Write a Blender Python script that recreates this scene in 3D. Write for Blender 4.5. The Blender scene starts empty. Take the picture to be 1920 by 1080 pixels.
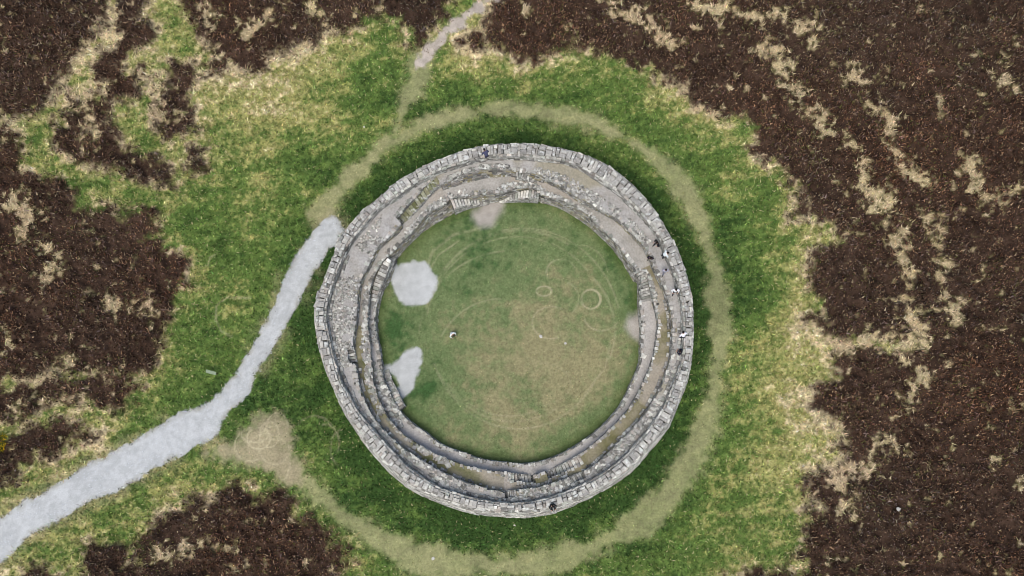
import bpy, math, random
import numpy as np
from mathutils import Vector, Matrix

random.seed(7)
rng = np.random.default_rng(11)
scene = bpy.context.scene
COL = scene.collection

# ------------------------------------------------------------------ camera, sky, sun, exposure
TILT = math.radians(10.0)
DIST = 97.0
FPX = 2059.0                                   # focal length in pixels of the 1920 px wide photograph
cam_d = bpy.data.cameras.new('camera')
cam = bpy.data.objects.new('camera', cam_d)
COL.objects.link(cam)
cam.location = (0, -DIST * math.sin(TILT), DIST * math.cos(TILT))
cam.rotation_euler = (TILT, 0, 0)
cam_d.sensor_width = 36.0
cam_d.lens = 36.0 * FPX / 1920.0
cam_d.clip_end = 8000
scene.camera = cam

SUN_EL, SUN_AZ = math.radians(66), math.radians(200)      # azimuth clockwise from +Y (north)
world = bpy.data.worlds.new('World')
scene.world = world
world.use_nodes = True
wn = world.node_tree
bg = wn.nodes['Background']
sky = wn.nodes.new('ShaderNodeTexSky')
sky.sky_type = 'NISHITA'
sky.sun_disc = False
sky.sun_elevation = SUN_EL
sky.sun_rotation = SUN_AZ
sky.dust_density = 3.0
sky.air_density = 1.0
sky.ozone_density = 0.6
wn.links.new(sky.outputs[0], bg.inputs[0])
bg.inputs[1].default_value = 0.135
sun_d = bpy.data.lights.new('sun', 'SUN')
sun_d.energy = 1.5
sun_d.angle = math.radians(34)
sun_d.color = (1.0, 0.94, 0.84)
sun = bpy.data.objects.new('sun', sun_d)
COL.objects.link(sun)
sdir = Vector((math.sin(SUN_AZ) * math.cos(SUN_EL), math.cos(SUN_AZ) * math.cos(SUN_EL), math.sin(SUN_EL)))
sun.rotation_euler = sdir.to_track_quat('Z', 'Y').to_euler()
sun.location = (0, 0, 60)
vs = scene.view_settings
vs.view_transform = 'Standard'
vs.look = 'None'
vs.exposure = 0.30
scene.cycles.filter_width = 0.9
vs.gamma = 1.0

# ------------------------------------------------------------------ survey: photo pixel -> point of the place at height z
CT, ST = math.cos(TILT), math.sin(TILT)


def G(px, py, z=0.0):
    a, b = px - 960.0, 540.0 - py
    d = (a, ST * FPX + CT * b, -CT * FPX + ST * b)
    s = (z - DIST * CT) / d[2]
    return (d[0] * s, -DIST * ST + d[1] * s)


def GP(pts, z=0.0):
    return np.array([G(p[0], p[1], z) for p in pts])


MPX = 0.0471                                   # metres per photo pixel on the ground


def lin(c):
    c = np.asarray(c, dtype=float) / 255.0
    return np.where(c <= 0.04045, c / 12.92, ((c + 0.055) / 1.055) ** 2.4)


# ------------------------------------------------------------------ noise
def _hash(ix, iy, seed):
    h = (ix.astype(np.int64) * 374761393 + iy.astype(np.int64) * 668265263 + seed * 2147483647) & 0xffffffff
    h = ((h ^ (h >> 13)) * 1274126177) & 0xffffffff
    h = ((h ^ (h >> 16)) * 2246822519) & 0xffffffff
    return ((h ^ (h >> 15)) & 0xffffff) / float(0xffffff)


def vnoise(x, y, seed):
    xi, yi = np.floor(x), np.floor(y)
    fx, fy = x - xi, y - yi
    fx = fx * fx * (3 - 2 * fx)
    fy = fy * fy * (3 - 2 * fy)
    a = _hash(xi, yi, seed); b = _hash(xi + 1, yi, seed)
    c = _hash(xi, yi + 1, seed); d = _hash(xi + 1, yi + 1, seed)
    return (a + (b - a) * fx) * (1 - fy) + (c + (d - c) * fx) * fy


def fbm(x, y, scale, octv=3, seed=1):
    v, amp, tot = 0, 1.0, 0.0
    s = 1.0 / scale
    for o in range(octv):
        ca, sa = math.cos(o * 1.1 + seed), math.sin(o * 1.1 + seed)
        v = v + amp * vnoise((x * ca - y * sa) * s + 17.3 * o, (x * sa + y * ca) * s - 9.1 * o, seed + o * 31)
        tot += amp
        amp *= 0.55
        s *= 2.03
    return np.clip((v / tot - 0.5) * 1.6 + 0.5, 0, 1)


def sstep(a, b, x):
    t = np.clip((x - a) / (b - a), 0, 1)
    return t * t * (3 - 2 * t)


def mix(a, b, t):
    t = np.asarray(t)[:, None]
    return a * (1 - t) + b * t


# ------------------------------------------------------------------ survey data: vegetation and paths (photo pixels)
HEATHER = [
    [(-700, -600), (205, -600), (206, 0), (200, 20), (187, 43), (167, 70), (147, 100), (140, 127), (117, 150), (110, 180), (87, 200), (50, 214), (0, 219), (-700, 225)],
    [(232, -600), (272, -600), (270, 20), (283, 50), (285, 80), (262, 92), (245, 95), (240, 115), (232, 135), (240, 150), (262, 140), (275, 133), (281, 160), (262, 172), (245, 175), (235, 192), (212, 195), (200, 182), (205, 160), (190, 150), (180, 130), (185, 105), (200, 90), (215, 85), (225, 65), (232, 40)],
    [(140, 185), (180, 178), (200, 195), (205, 215), (210, 238), (225, 262), (250, 280), (275, 285), (295, 290), (310, 310), (327, 335), (325, 352), (290, 354), (270, 345), (240, 335), (225, 320), (195, 310), (175, 312), (150, 300), (125, 290), (107, 268), (115, 240), (130, 225), (140, 205)],
    [(308, 125), (330, 122), (358, 135), (362, 150), (352, 180), (363, 200), (360, 215), (345, 212), (345, 235), (366, 230), (369, 248), (352, 254), (325, 264), (310, 250), (295, 232), (285, 217), (276, 202), (285, 188), (310, 190), (318, 183), (305, 170), (308, 150)],
    [(368, 110), (415, 108), (417, 126), (402, 142), (385, 140), (368, 126)],
    [(353, 283), (379, 283), (380, 311), (358, 314)],
    [(335, 225), (368, 228), (370, 250), (340, 262)],
    [(333, -600), (334, 0), (353, 40), (377, 60), (397, 87), (427, 107), (443, 127), (490, 127), (500, 103), (523, 103), (547, 100), (560, 87), (597, 80), (610, 57), (650, 56), (690, 36), (725, 26), (748, 42), (768, 58), (770, 88), (792, 88), (803, 62), (838, 30), (880, -600)],
    [(960, -600), (945, 5), (925, 20), (905, 60), (850, 78), (880, 92), (920, 93), (977, 117), (1040, 108), (1127, 101), (1160, 107), (1180, 117), (1220, 123), (1233, 153), (1280, 158), (1300, 187), (1347, 210), (1407, 227), (1413, 283), (1447, 300), (1467, 333), (1507, 357), (1513, 366), (1483, 410), (1520, 413), (1563, 427), (1570, 440), (1527, 470), (1528, 495), (1533, 520), (1527, 547), (1560, 560), (1557, 590), (1513, 600), (1540, 627), (1556, 632), (1725, 636), (1725, 650), (1556, 653), (1557, 687), (1573, 713), (1533, 730), (1523, 753), (1537, 780), (1580, 800), (1573, 833), (1567, 847), (1580, 873), (1540, 880), (1533, 893), (1520, 910), (1547, 933), (1540, 960), (1513, 967), (1510, 1007), (1493, 1040), (1507, 1053), (1473, 1067), (1413, 1073), (1380, 1090), (1400, 1700), (2700, 1700), (2700, -600)],
    [(-700, 232), (35, 230), (40, 260), (25, 290), (20, 322), (60, 337), (100, 345), (125, 345), (133, 367), (140, 387), (173, 387), (213, 390), (243, 400), (287, 400), (297, 420), (277, 440), (310, 467), (353, 487), (353, 530), (333, 547), (337, 573), (320, 600), (303, 633), (290, 660), (293, 680), (240, 693), (187, 703), (127, 697), (73, 697), (0, 715), (-700, 715)],
    [(-700, 724), (60, 716), (130, 704), (250, 706), (265, 720), (250, 745), (230, 756), (190, 763), (165, 753), (110, 764), (60, 788), (0, 785), (-700, 790)],
    [(-700, 812), (25, 822), (55, 805), (110, 800), (150, 800), (177, 806), (165, 825), (130, 845), (100, 862), (60, 858), (30, 888), (14, 915), (-700, 925)],
    [(263, 1013), (277, 993), (300, 970), (350, 950), (360, 938), (393, 940), (420, 933), (450, 911), (467, 933), (507, 940), (520, 921), (547, 937), (560, 963), (590, 973), (610, 1003), (643, 1022), (655, 1700), (250, 1700), (265, 1050), (275, 1030)],
    [(165, 1012), (190, 1003), (215, 1013), (235, 1030), (240, 1060), (255, 1080), (253, 1700), (150, 1700), (165, 1060)],
    [(-700, 1130), (20, 1110), (60, 1072), (110, 1075), (130, 1700), (-700, 1700)],
]
# pale moor-grass strips through the heather: (points, half width)
STRAW = [
    ([(1430, 98), (1460, 125), (1480, 160), (1500, 190), (1530, 210), (1560, 250), (1595, 272), (1615, 310), (1625, 350), (1650, 385), (1680, 420), (1690, 480), (1700, 530), (1700, 580), (1715, 620)], 15),
    ([(1300, 4), (1340, 14), (1390, 25), (1440, 30), (1470, 36), (1500, 55), (1530, 76)], 11),
    ([(1595, 130), (1615, 165), (1640, 205), (1665, 232), (1675, 270), (1700, 320), (1730, 335)], 11),
    ([(1745, 410), (1765, 480), (1782, 550), (1800, 602)], 9),
    ([(1550, 640), (1640, 640), (1725, 642)], 10),
    ([(1705, 660), (1722, 700), (1702, 742), (1690, 775)], 10),
    ([(1655, 832), (1640, 872), (1600, 880)], 12),
    ([(1880, 120), (1900, 160)], 12), ([(1815, 300), (1850, 380), (1905, 360)], 8),
    ([(1560, 880), (1600, 910), (1590, 960)], 10),
    ([(20, 380), (60, 400), (40, 440)], 14), ([(80, 520), (110, 500), (90, 470)], 9), ([(215, 575), (265, 572)], 12),
    ([(100, 690), (140, 670)], 9), ([(150, 120), (170, 260)], 7), ([(385, 30), (405, 45)], 10), ([(580, 15), (600, 40)], 9),
    ([(300, 1040), (380, 1020), (450, 1040)], 7), ([(45, 755), (160, 740)], 6), ([(500, 20), (470, 60)], 7),
    ([(1160, 20), (1220, 40), (1250, 80)], 9), ([(1050, 60), (1080, 90)], 7), ([(290, 210), (312, 222)], 10),
]
GRAVEL = [(627, 400), (593, 423), (567, 460), (537, 507), (520, 560), (497, 607), (463, 667), (430, 717), (410, 737), (377, 763), (333, 775), (300, 800), (233, 833), (167, 873), (87, 917), (33, 950), (0, 970), (-120, 1035), (-700, 1300), (-700, 1420), (-60, 1085), (0, 1050), (20, 1043), (47, 1010), (100, 980), (167, 943), (233, 913), (293, 877), (360, 843), (415, 810), (420, 783), (450, 760), (477, 720), (480, 693), (513, 653), (533, 613), (567, 563), (587, 517), (613, 477), (640, 450), (643, 425)]
PATCHES = [
    [(727, 502), (745, 497)] + [(777 + 42 * math.cos(math.radians(115 - 10 * k)), 532 - 44 * math.sin(math.radians(115 - 10 * k))) for k in range(26)] + [(741, 548), (734, 526)],
    [(712, 688), (730, 684), (744, 677), (754, 665), (763, 657), (772, 652), (782, 651), (790, 657), (791, 667), (788, 680), (784, 695), (780, 710), (775, 722), (768, 734), (759, 742), (749, 746), (742, 743), (741, 735), (746, 724), (748, 714), (744, 706), (734, 700), (722, 697), (712, 696)],
    [(918, 366), (935, 366), (939, 393), (929, 413), (912, 425), (895, 422), (888, 407), (905, 388)],
    [(1174, 606), (1180, 594), (1192, 589), (1208, 592), (1208, 628), (1196, 636), (1182, 630), (1175, 618)],
]
DIRT = ([(1010, -420), (985, -150), (965, -40), (940, -8), (900, 14), (860, 40), (830, 70), (803, 100), (790, 117)], 9.5)
RING = [(600, 400), (640, 352), (690, 300), (740, 265), (800, 235), (870, 215), (940, 209), (1020, 212), (1090, 225), (1150, 247), (1210, 282), (1260, 327), (1295, 377), (1320, 432), (1340, 500), (1350, 570), (1352, 640), (1345, 700), (1330, 770), (1302, 850), (1270, 903), (1220, 960), (1160, 1005), (1090, 1035), (1010, 1055), (930, 1062), (850, 1057), (780, 1042), (720, 1012), (660, 975), (610, 935), (560, 893), (520, 860), (480, 830)]
SPUR = [(790, 117), (772, 160), (752, 215), (737, 250), (690, 300), (640, 352)]
EARTH = [(380, 852), (440, 832), (468, 802), (500, 776), (530, 770), (545, 800), (550, 850), (572, 892), (540, 902), (480, 872), (400, 858)]


def chaikin(P, n=2):
    for _ in range(n):
        Q = []
        for i in range(len(P)):
            a, b = P[i], P[(i + 1) % len(P)]
            Q += [(.75 * a[0] + .25 * b[0], .75 * a[1] + .25 * b[1]), (.25 * a[0] + .75 * b[0], .25 * a[1] + .75 * b[1])]
        P = Q
    return P


def arc(cx, cy, rx, ry, a0, a1, n=24):
    return [(cx + rx * math.cos(math.radians(a0 + (a1 - a0) * i / n)), cy - ry * math.sin(math.radians(a0 + (a1 - a0) * i / n))) for i in range(n + 1)]


MARKS = [  # worn lines in the turf: (points, half width px, strength)
    (arc(1108, 561, 18, 18, 0, 360), 1.7, 1.3), (arc(1020, 546, 14, 9, 0, 360), 1.6, 1.3),
    (arc(1052, 510, 27, 24, 20, 200), 1.3, .6), (arc(1035, 605, 37, 30, 60, 290), 1.3, .6),
    (arc(1128, 590, 34, 30, 200, 330), 1.4, .75), (arc(1060, 560, 25, 30, -60, 80), 1.2, .5),
    (arc(980, 628, 186, 200, 15, 165, 60), 1.5, .5), (arc(970, 622, 172, 178, 40, 170, 60), 1.4, .4), (arc(975, 622, 180, 190, 60, 150, 60), 3.5, .4),
    (arc(972, 618, 168, 186, 200, 330, 60), 1.4, .45), (arc(962, 612, 160, 178, 210, 300, 60), 2.5, .3), (arc(955, 610, 150, 170, 220, 290, 50), 1.2, .4),
    (arc(985, 620, 168, 150, -20, 40, 40), 2.2, .45), (arc(940, 700, 130, 140, 90, 150, 40), 1.2, .4),
    (arc(960, 640, 175, 170, 95, 175, 40), 1.5, .45),
    ([(1095, 740), (1135, 690), (1145, 640)], 1.4, .4), ([(800, 500), (812, 470), (850, 440), (900, 428)], 3.2, .55), ([(806, 505), (822, 478), (860, 452)], 1.5, .5),
    (arc(485, 822, 22, 20, 0, 360), 1.2, .8), (arc(505, 815, 18, 24, 0, 360), 1.2, .7), (arc(478, 815, 26, 14, 0, 360), 1.1, .6), (arc(515, 835, 30, 36, 100, 330), 1.2, .6),
    (arc(470, 835, 30, 30, 80, 300), 1.2, .6), (arc(520, 800, 20, 26, 0, 300), 1.2, .6), (arc(500, 840, 34, 26, 20, 200), 1.1, .5), (arc(530, 860, 14, 40, 240, 400), 1.2, .5),
    (arc(590, 810, 34, 30, 20, 150), 1.3, .5), (arc(610, 830, 26, 34, 330, 460), 1.3, .5), (arc(640, 840, 20, 34, 90, 250), 1.3, .35),
    ([(470, 558), (425, 558), (406, 572), (405, 600), (414, 620), (435, 632)], 1.5, .6), ([(390, 500), (395, 482), (415, 470)], 1.5, .5),
    (arc(1010, 720, 60, 40, 0, 360), 1.0, .25), (arc(1090, 520, 50, 60, 10, 100), 1.0, .4),
]
# ------------------------------------------------------------------ the fort, surveyed edges
Z_CROWN, Z_WALK, Z_T2, Z_T3 = 4.6, 3.4, 2.3, 1.15
FC = G(946, 619, 2.0)
R0_PX = [(633, 448), (645, 434), (681, 393), (715, 367), (748, 337), (772, 323), (808, 304), (839, 291.6), (879, 279), (911, 271), (950, 269), (991, 268), (1039, 275), (1090, 287), (1130, 304), (1164, 327), (1196, 355), (1223, 387), (1245, 422), (1267, 460), (1285, 507), (1295, 543), (1299, 575), (1300, 603), (1299, 642), (1296, 678), (1290, 704), (1273, 747), (1252, 795), (1220, 833), (1183, 875), (1136, 906), (1085, 932), (1037, 951), (988, 959), (938, 957), (879, 950), (819, 930), (763, 903), (740, 884), (713, 858), (687, 827), (663, 792), (642, 759), (624, 718), (606, 676), (596, 640), (590, 603), (590, 575), (593, 555), (604, 533), (613, 507), (627, 474)]
R1_PX = [(652, 456), (681, 420), (709, 387), (744, 365), (778, 341), (818, 319), (855, 307), (905, 293), (950, 290), (1015, 294), (1059, 298), (1090, 310), (1114, 326), (1150, 350), (1182, 377), (1215, 412), (1239, 446), (1251, 476), (1265, 509), (1275, 543), (1281, 567), (1283, 603), (1283, 638), (1281, 676), (1265, 717), (1249, 757), (1225, 795), (1193, 834), (1154, 872), (1097, 907), (1047, 928), (998, 941), (958, 945), (918, 941), (863, 928), (823, 915), (790, 895), (760, 873), (744, 856), (717, 826), (689, 795), (669, 771), (653, 741), (637, 713), (626, 678), (616, 632), (609, 599), (610, 575), (615, 553), (629, 513), (645, 472)]
R2_PX = [(707, 460), (736, 436), (748, 422), (785, 383), (816, 348), (840, 337), (862, 325), (887, 318), (920, 313), (950, 313), (967, 319), (993, 320), (1013, 327), (1037, 339), (1067, 355), (1090, 371), (1126, 389), (1158, 406), (1186, 434), (1211, 461), (1225, 488), (1230, 503), (1245, 533), (1255, 559), (1262, 587), (1264, 614), (1263, 642), (1260, 676), (1249, 708), (1227, 753), (1196, 797), (1158, 834), (1118, 874), (1085, 890), (1033, 910), (988, 919), (942, 924), (910, 919), (863, 903), (819, 883), (784, 863), (748, 838), (720, 812), (697, 783), (677, 745), (669, 717), (664, 678), (658, 648), (662, 622), (665, 599), (667, 575), (670, 543), (675, 521), (687, 500)]
R2F_N = [(818, 353), (833, 357), (862, 347), (887, 340), (920, 333), (962, 332), (987, 336), (1007, 340), (1037, 344)]
R3_PX = [(714, 490), (740, 467), (775, 430), (800, 398), (830, 384), (843, 370), (862, 366), (895, 362), (933, 361), (953, 354), (980, 348), (1003, 350), (1013, 361), (1049, 372), (1080, 385), (1105, 400), (1117, 415), (1138, 434), (1156, 452), (1165, 464), (1175, 477), (1194, 505), (1213, 512), (1219, 530), (1227, 559), (1235, 591), (1237, 614), (1233, 642), (1226, 676), (1213, 708), (1196, 743), (1178, 771), (1142, 809), (1108, 840), (1079, 860), (1049, 876), (1027, 886), (1000, 893), (946, 888), (897, 881), (847, 866), (808, 850), (778, 832), (748, 811), (725, 783), (709, 753), (697, 717), (694, 678), (690, 640), (686, 607), (688, 583), (691, 543), (697, 520)]
R4_PX = [(1197, 504), (1201, 530), (1201, 563), (1203, 587), (1205, 614), (1204, 642), (1203, 678), (1184, 723), (1164, 763), (1130, 801), (1098, 826), (1059, 850), (1019, 866), (980, 872), (950, 869), (907, 864), (867, 850), (828, 836), (798, 813), (764, 789), (748, 771), (732, 740), (718, 713), (713, 682), (709, 652), (703, 622), (702, 590), (708, 560), (713, 543), (726, 521), (740, 485)]
R5_PX = [(740, 480), (758, 460), (798, 432), (837, 408), (877, 389), (919, 381), (950, 377), (999, 377), (1029, 381), (1051, 391), (1071, 402), (1094, 418), (1118, 434), (1138, 450), (1150, 462), (1158, 472), (1172, 500), (1188, 529)]

NT = 1440
TH = np.linspace(0, 2 * np.pi, NT, endpoint=False)


def angle(px, py, z):
    x, y = G(px, py, z)
    return math.atan2(y - FC[1], x - FC[0]) % (2 * math.pi)


def polar(pts, z):
    w = GP(pts, z) - np.array(FC)
    t = np.arctan2(w[:, 1], w[:, 0]) % (2 * np.pi)
    r = np.hypot(w[:, 0], w[:, 1])
    o = np.argsort(t)
    return t[o], r[o]


def ring_curve(pts, z):
    t, r = polar(pts, z)
    v = np.interp(TH, t, r, period=2 * np.pi)
    k = np.array([1, 2, 3, 2, 1]) / 9.0
    return sum(np.roll(v, i - 2) * k[i] for i in range(5))


def in_arc(a0, a1):                              # counter-clockwise from a0 to a1
    return ((TH - a0) % (2 * np.pi)) <= ((a1 - a0) % (2 * np.pi))


def at(curve, t):
    return np.interp(np.asarray(t) % (2 * np.pi), np.append(TH, 2 * np.pi), np.append(curve, curve[0]))


R0 = ring_curve(R0_PX, Z_CROWN)
R1 = ring_curve(R1_PX, Z_CROWN)
R1F = R1 - 0.10
R2 = ring_curve(R2_PX, Z_WALK)
R2F = R2 - 0.16
aE, aW = angle(1197, 504, 1.7), angle(738, 484, 1.7)
nm = in_arc(angle(1037, 344, Z_T2), angle(818, 353, Z_T2))
t_, r_ = polar(R2F_N, Z_T2)
R2F = np.where(nm, np.minimum(np.interp(TH, t_, r_), R2 - 0.16), R2F)
R3 = np.minimum(ring_curve(R3_PX, Z_T2), R2F - 0.25)
R4 = ring_curve(R4_PX, Z_T3)
north = in_arc(aE, aW)
R4 = np.where(north, R3 - 0.13, np.minimum(R4, R3 - 0.2))
R5 = R4 - 0.14
t_, r_ = polar(R5_PX, 0)
R5 = np.where(in_arc(angle(1188, 529, 0), angle(740, 480, 0)), np.minimum(np.interp(TH, t_, r_), R4 - 0.1), R5)
ROUT = R0 + 0.62                                 # outer foot, the face leans back

# staircases: (name part, photo px start (top of flight), px end (bottom), z, curve pair, recess, z top, z bottom, steps)
STAIRS = []


def stair(p_top, p_bot, z, inner, outer, ztop, zbot, n, label):
    STAIRS.append((angle(*p_top, z), angle(*p_bot, z), inner, outer, ztop, zbot, n, label))


R3A, R2A = R3.copy(), R2.copy()                  # edges before flights are cut back into the upper level


def recess(curve, p0, p1, z, w):
    a0, a1 = angle(*p0, z), angle(*p1, z)
    if ((a1 - a0) % (2 * np.pi)) > np.pi:
        a0, a1 = a1, a0
    return np.where(in_arc(a0, a1), curve + w, curve)


R3 = recess(R3, (952, 897), (1003, 897), Z_T2, 0.62)
R3 = recess(R3, (1025, 890), (1094, 866), Z_T2, 0.62)
R2 = recess(R2, (943, 922), (968, 928), Z_WALK, 0.6)
R2 = recess(R2, (1072, 905), (1097, 890), Z_WALK, 0.6)
R2 = recess(R2, (752, 418), (826, 345), Z_WALK, 0.72)
R2 = recess(R2, (657, 650), (664, 682), Z_WALK, 0.5)
R2FB = np.where(R2 != R2A, R2 - 0.05, R2F)
stair((952, 897), (1003, 897), Z_T2, R3A - 0.1, R3, Z_T2, Z_T3, 8, None)
stair((1094, 866), (1025, 890), Z_T2, R3A - 0.1, R3, Z_T2, Z_T3, 11, None)
stair((968, 928), (943, 922), Z_WALK, R2A - 0.1, R2, Z_WALK, Z_T2, 6, None)
stair((1072, 905), (1097, 890), Z_WALK, R2A - 0.1, R2, Z_WALK, Z_T2, 6, None)
stair((826, 345), (752, 418), Z_WALK, R2A - 0.05, R2, Z_WALK, Z_T2, 13, 'mossy flight of steps beside the wall walk')
stair((657, 650), (664, 682), Z_WALK, R2A - 0.1, R2, Z_WALK, Z_T2, 6, None)
stair((1199, 507), (1202, 566), 1.7, R4 + 0.05, R3 - 0.03, Z_T2, Z_T3, 12, None)
stair((735, 490), (700, 578), 1.7, R4 + 0.05, R3 - 0.2, Z_T2, Z_T3, 14, None)
stair((1012, 366), (936, 372), 1.2, R5 - 0.15, R4 - 0.05, Z_T2, 0.15, 15, None)
stair((843, 374), (916, 374), 1.2, R5 - 0.15, R4 - 0.05, Z_T2, 0.15, 12, None)
stair((967, 326), (1009, 332), 2.8, R2F - 0.15, R2 - 0.03, Z_WALK, Z_T2, 8, None)
stair((748, 771), (714, 694), 0.8, R4 - 0.62, R4 - 0.02, Z_T3, 0.1, 14, None)

# ------------------------------------------------------------------ rasters of the survey (world metres)
XMIN, XMAX, YMIN, YMAX, STEP = -80.0, 80.0, -56.0, 64.0, 0.25
gx = np.arange(XMIN, XMAX + STEP, STEP, dtype=np.float32)
gy = np.arange(YMIN, YMAX + STEP, STEP, dtype=np.float32)
RX, RY = np.meshgrid(gx, gy)


def seg_dist(X, Y, a, b):
    dx, dy = b[0] - a[0], b[1] - a[1]
    t = np.clip(((X - a[0]) * dx + (Y - a[1]) * dy) / (dx * dx + dy * dy + 1e-9), 0, 1)
    return np.hypot(X - a[0] - t * dx, Y - a[1] - t * dy)


def poly_sdf(px_pts):
    P = GP(px_pts)
    D = np.full(RX.shape, 1e6, np.float32)
    inside = np.zeros(RX.shape, bool)
    n = len(P)
    for i in range(n):
        a, b = P[i], P[(i + 1) % n]
        D = np.minimum(D, seg_dist(RX, RY, a, b))
        c = (a[1] > RY) != (b[1] > RY)
        xx = (b[0] - a[0]) * (RY - a[1]) / (b[1] - a[1] + 1e-12) + a[0]
        inside ^= c & (RX < xx)
    return np.where(inside, D, -D)


def line_sdf(px_pts, hw_px, closed=False):
    P = GP(px_pts)
    D = np.full(RX.shape, 1e6, np.float32)
    for i in range(len(P) - 1):
        D = np.minimum(D, seg_dist(RX, RY, P[i], P[i + 1]))
    return hw_px * MPX - D


def raster_max(items):
    D = None
    for d in items:
        D = d if D is None else np.maximum(D, d)
    return D


S_HEATH = raster_max([poly_sdf(p) for p in HEATHER])
S_STRAW = raster_max([line_sdf(p, w * .8) for p, w in STRAW])
S_GRAVEL = poly_sdf(chaikin(GRAVEL, 1))
S_PATCH = [poly_sdf(chaikin(p)) for p in PATCHES]
S_DIRT = line_sdf(*DIRT)
S_RING = np.maximum(line_sdf(RING, 13), line_sdf(SPUR, 11))
S_EARTH = poly_sdf(EARTH)
# the ring track is wider on its southern side
S_RING = S_RING + 0.2 * sstep(-5, -20, RY)


def samp(R, x, y):
    fx = np.clip((x - XMIN) / STEP, 0, len(gx) - 1.001)
    fy = np.clip((y - YMIN) / STEP, 0, len(gy) - 1.001)
    ix, iy = fx.astype(int), fy.astype(int)
    ax, ay = fx - ix, fy - iy
    return (R[iy, ix] * (1 - ax) * (1 - ay) + R[iy, ix + 1] * ax * (1 - ay) + R[iy + 1, ix] * (1 - ax) * ay + R[iy + 1, ix + 1] * ax * ay)


def zones(x, y):
    """signed distances (m) and masks at ground points"""
    w1 = (fbm(x, y, 2.6, 3, 3) - .5) * 2.4
    w2 = (fbm(x, y, 2.6, 3, 8) - .5) * 2.4
    xa, ya = x + w1 * .5, y + w2 * .5
    z = {}
    fine = (fbm(x, y, .75, 3, 21) - .5)
    f2 = fbm(x, y, .34, 2, 23) - .5
    mid = fbm(x, y, 1.5, 3, 24) - .5
    h0 = np.maximum(samp(S_HEATH, xa, ya), np.clip((np.hypot(x * .8, y * 1.15) - 52) * .15, -9, 9))   # open moor beyond the surveyed ground
    h = h0 + .22 + fine * 1.3 + f2 * .6 + mid * .7
    s = np.minimum(samp(S_STRAW, xa, ya), .3) + fine * 1.5 + f2 * 1.5 + mid * .9 - .08
    speck = fbm(x, y, .8, 3, 77)
    s = np.maximum(s, (speck - .86) * 3.5 - .3 + f2 * .7)
    z['h'] = h
    z['h0'] = h0
    z['heath'] = sstep(-.75, .7, h) * (1 - .9 * sstep(-.55, .5, s))
    z['straw'] = s
    z['g'] = samp(S_GRAVEL, x + w1 * .1, y + w2 * .1) + fine * .4 + f2 * .12
    z['p'] = [samp(p, x + w1 * .15, y + w2 * .15) + fine * .25 + f2 * .15 for p in S_PATCH]
    z['d'] = samp(S_DIRT, x + w1 * .2, y + w2 * .2) + fine * .7
    z['r'] = samp(S_RING, x + w1 * .2, y + w2 * .2) + fine * .7 + (fbm(x, y, 4.5, 2, 25) - .5) * .9
    z['e'] = samp(S_EARTH, x + w1 * .3, y + w2 * .3) + fine * .9
    rr = np.hypot(x - FC[0], y - FC[1])
    tt = np.arctan2(y - FC[1], x - FC[0]) % (2 * np.pi)
    z['out'] = rr - at(ROUT, tt)                # > 0 outside the fort
    z['in'] = at(R5, tt) - rr                   # > 0 inside the court
    return z


BLOBS = [(500, 190, 120, .42), (600, 330, 70, -.35), (850, 170, 90, -.35), (1150, 170, 90, -.15), (1390, 420, 70, -.2), (1400, 560, 50, -.45), (1470, 650, 120, .38), (1500, 830, 130, .34), (1430, 960, 110, .12), (1480, 490, 60, .2), (1330, 230, 60, .12), (1300, 150, 80, .1),
         (450, 600, 110, .0), (400, 380, 70, .1), (650, 940, 120, -.2), (900, 1000, 120, -.2), (1240, 880, 60, -.35), (540, 740, 60, -.2), (330, 900, 80, .15), (240, 60, 60, .3), (640, 130, 50, .2), (880, 110, 60, .3), (700, 190, 50, -.3), (430, 470, 60, .0), (560, 300, 60, -.2), (1350, 300, 60, -.1), (1330, 1030, 90, .1)]
BLOBW = [(G(a, b), r * MPX, v) for a, b, r, v in BLOBS]
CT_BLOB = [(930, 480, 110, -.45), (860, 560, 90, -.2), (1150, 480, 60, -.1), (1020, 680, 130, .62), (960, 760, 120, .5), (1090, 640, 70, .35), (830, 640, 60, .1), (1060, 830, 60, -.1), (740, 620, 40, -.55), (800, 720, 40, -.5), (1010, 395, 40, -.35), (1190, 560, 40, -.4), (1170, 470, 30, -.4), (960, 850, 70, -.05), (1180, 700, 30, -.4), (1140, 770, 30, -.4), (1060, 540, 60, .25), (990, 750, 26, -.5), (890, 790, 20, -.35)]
CTW = [(G(a, b), r * MPX, v) for a, b, r, v in CT_BLOB]
MARKW = [(GP(p), w * MPX, s) for p, w, s in MARKS]
C_GD, C_GM, C_GY, C_ST = lin((57, 82, 40)), lin((96, 119, 60)), lin((157, 156, 98)), lin((204, 188, 154))
C_HS, C_GR, C_DI, C_WORN, C_EA = lin((64, 50, 41)), lin((184, 187, 186)), lin((178, 168, 156)), lin((152, 150, 110)), lin((160, 148, 122))


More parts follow.
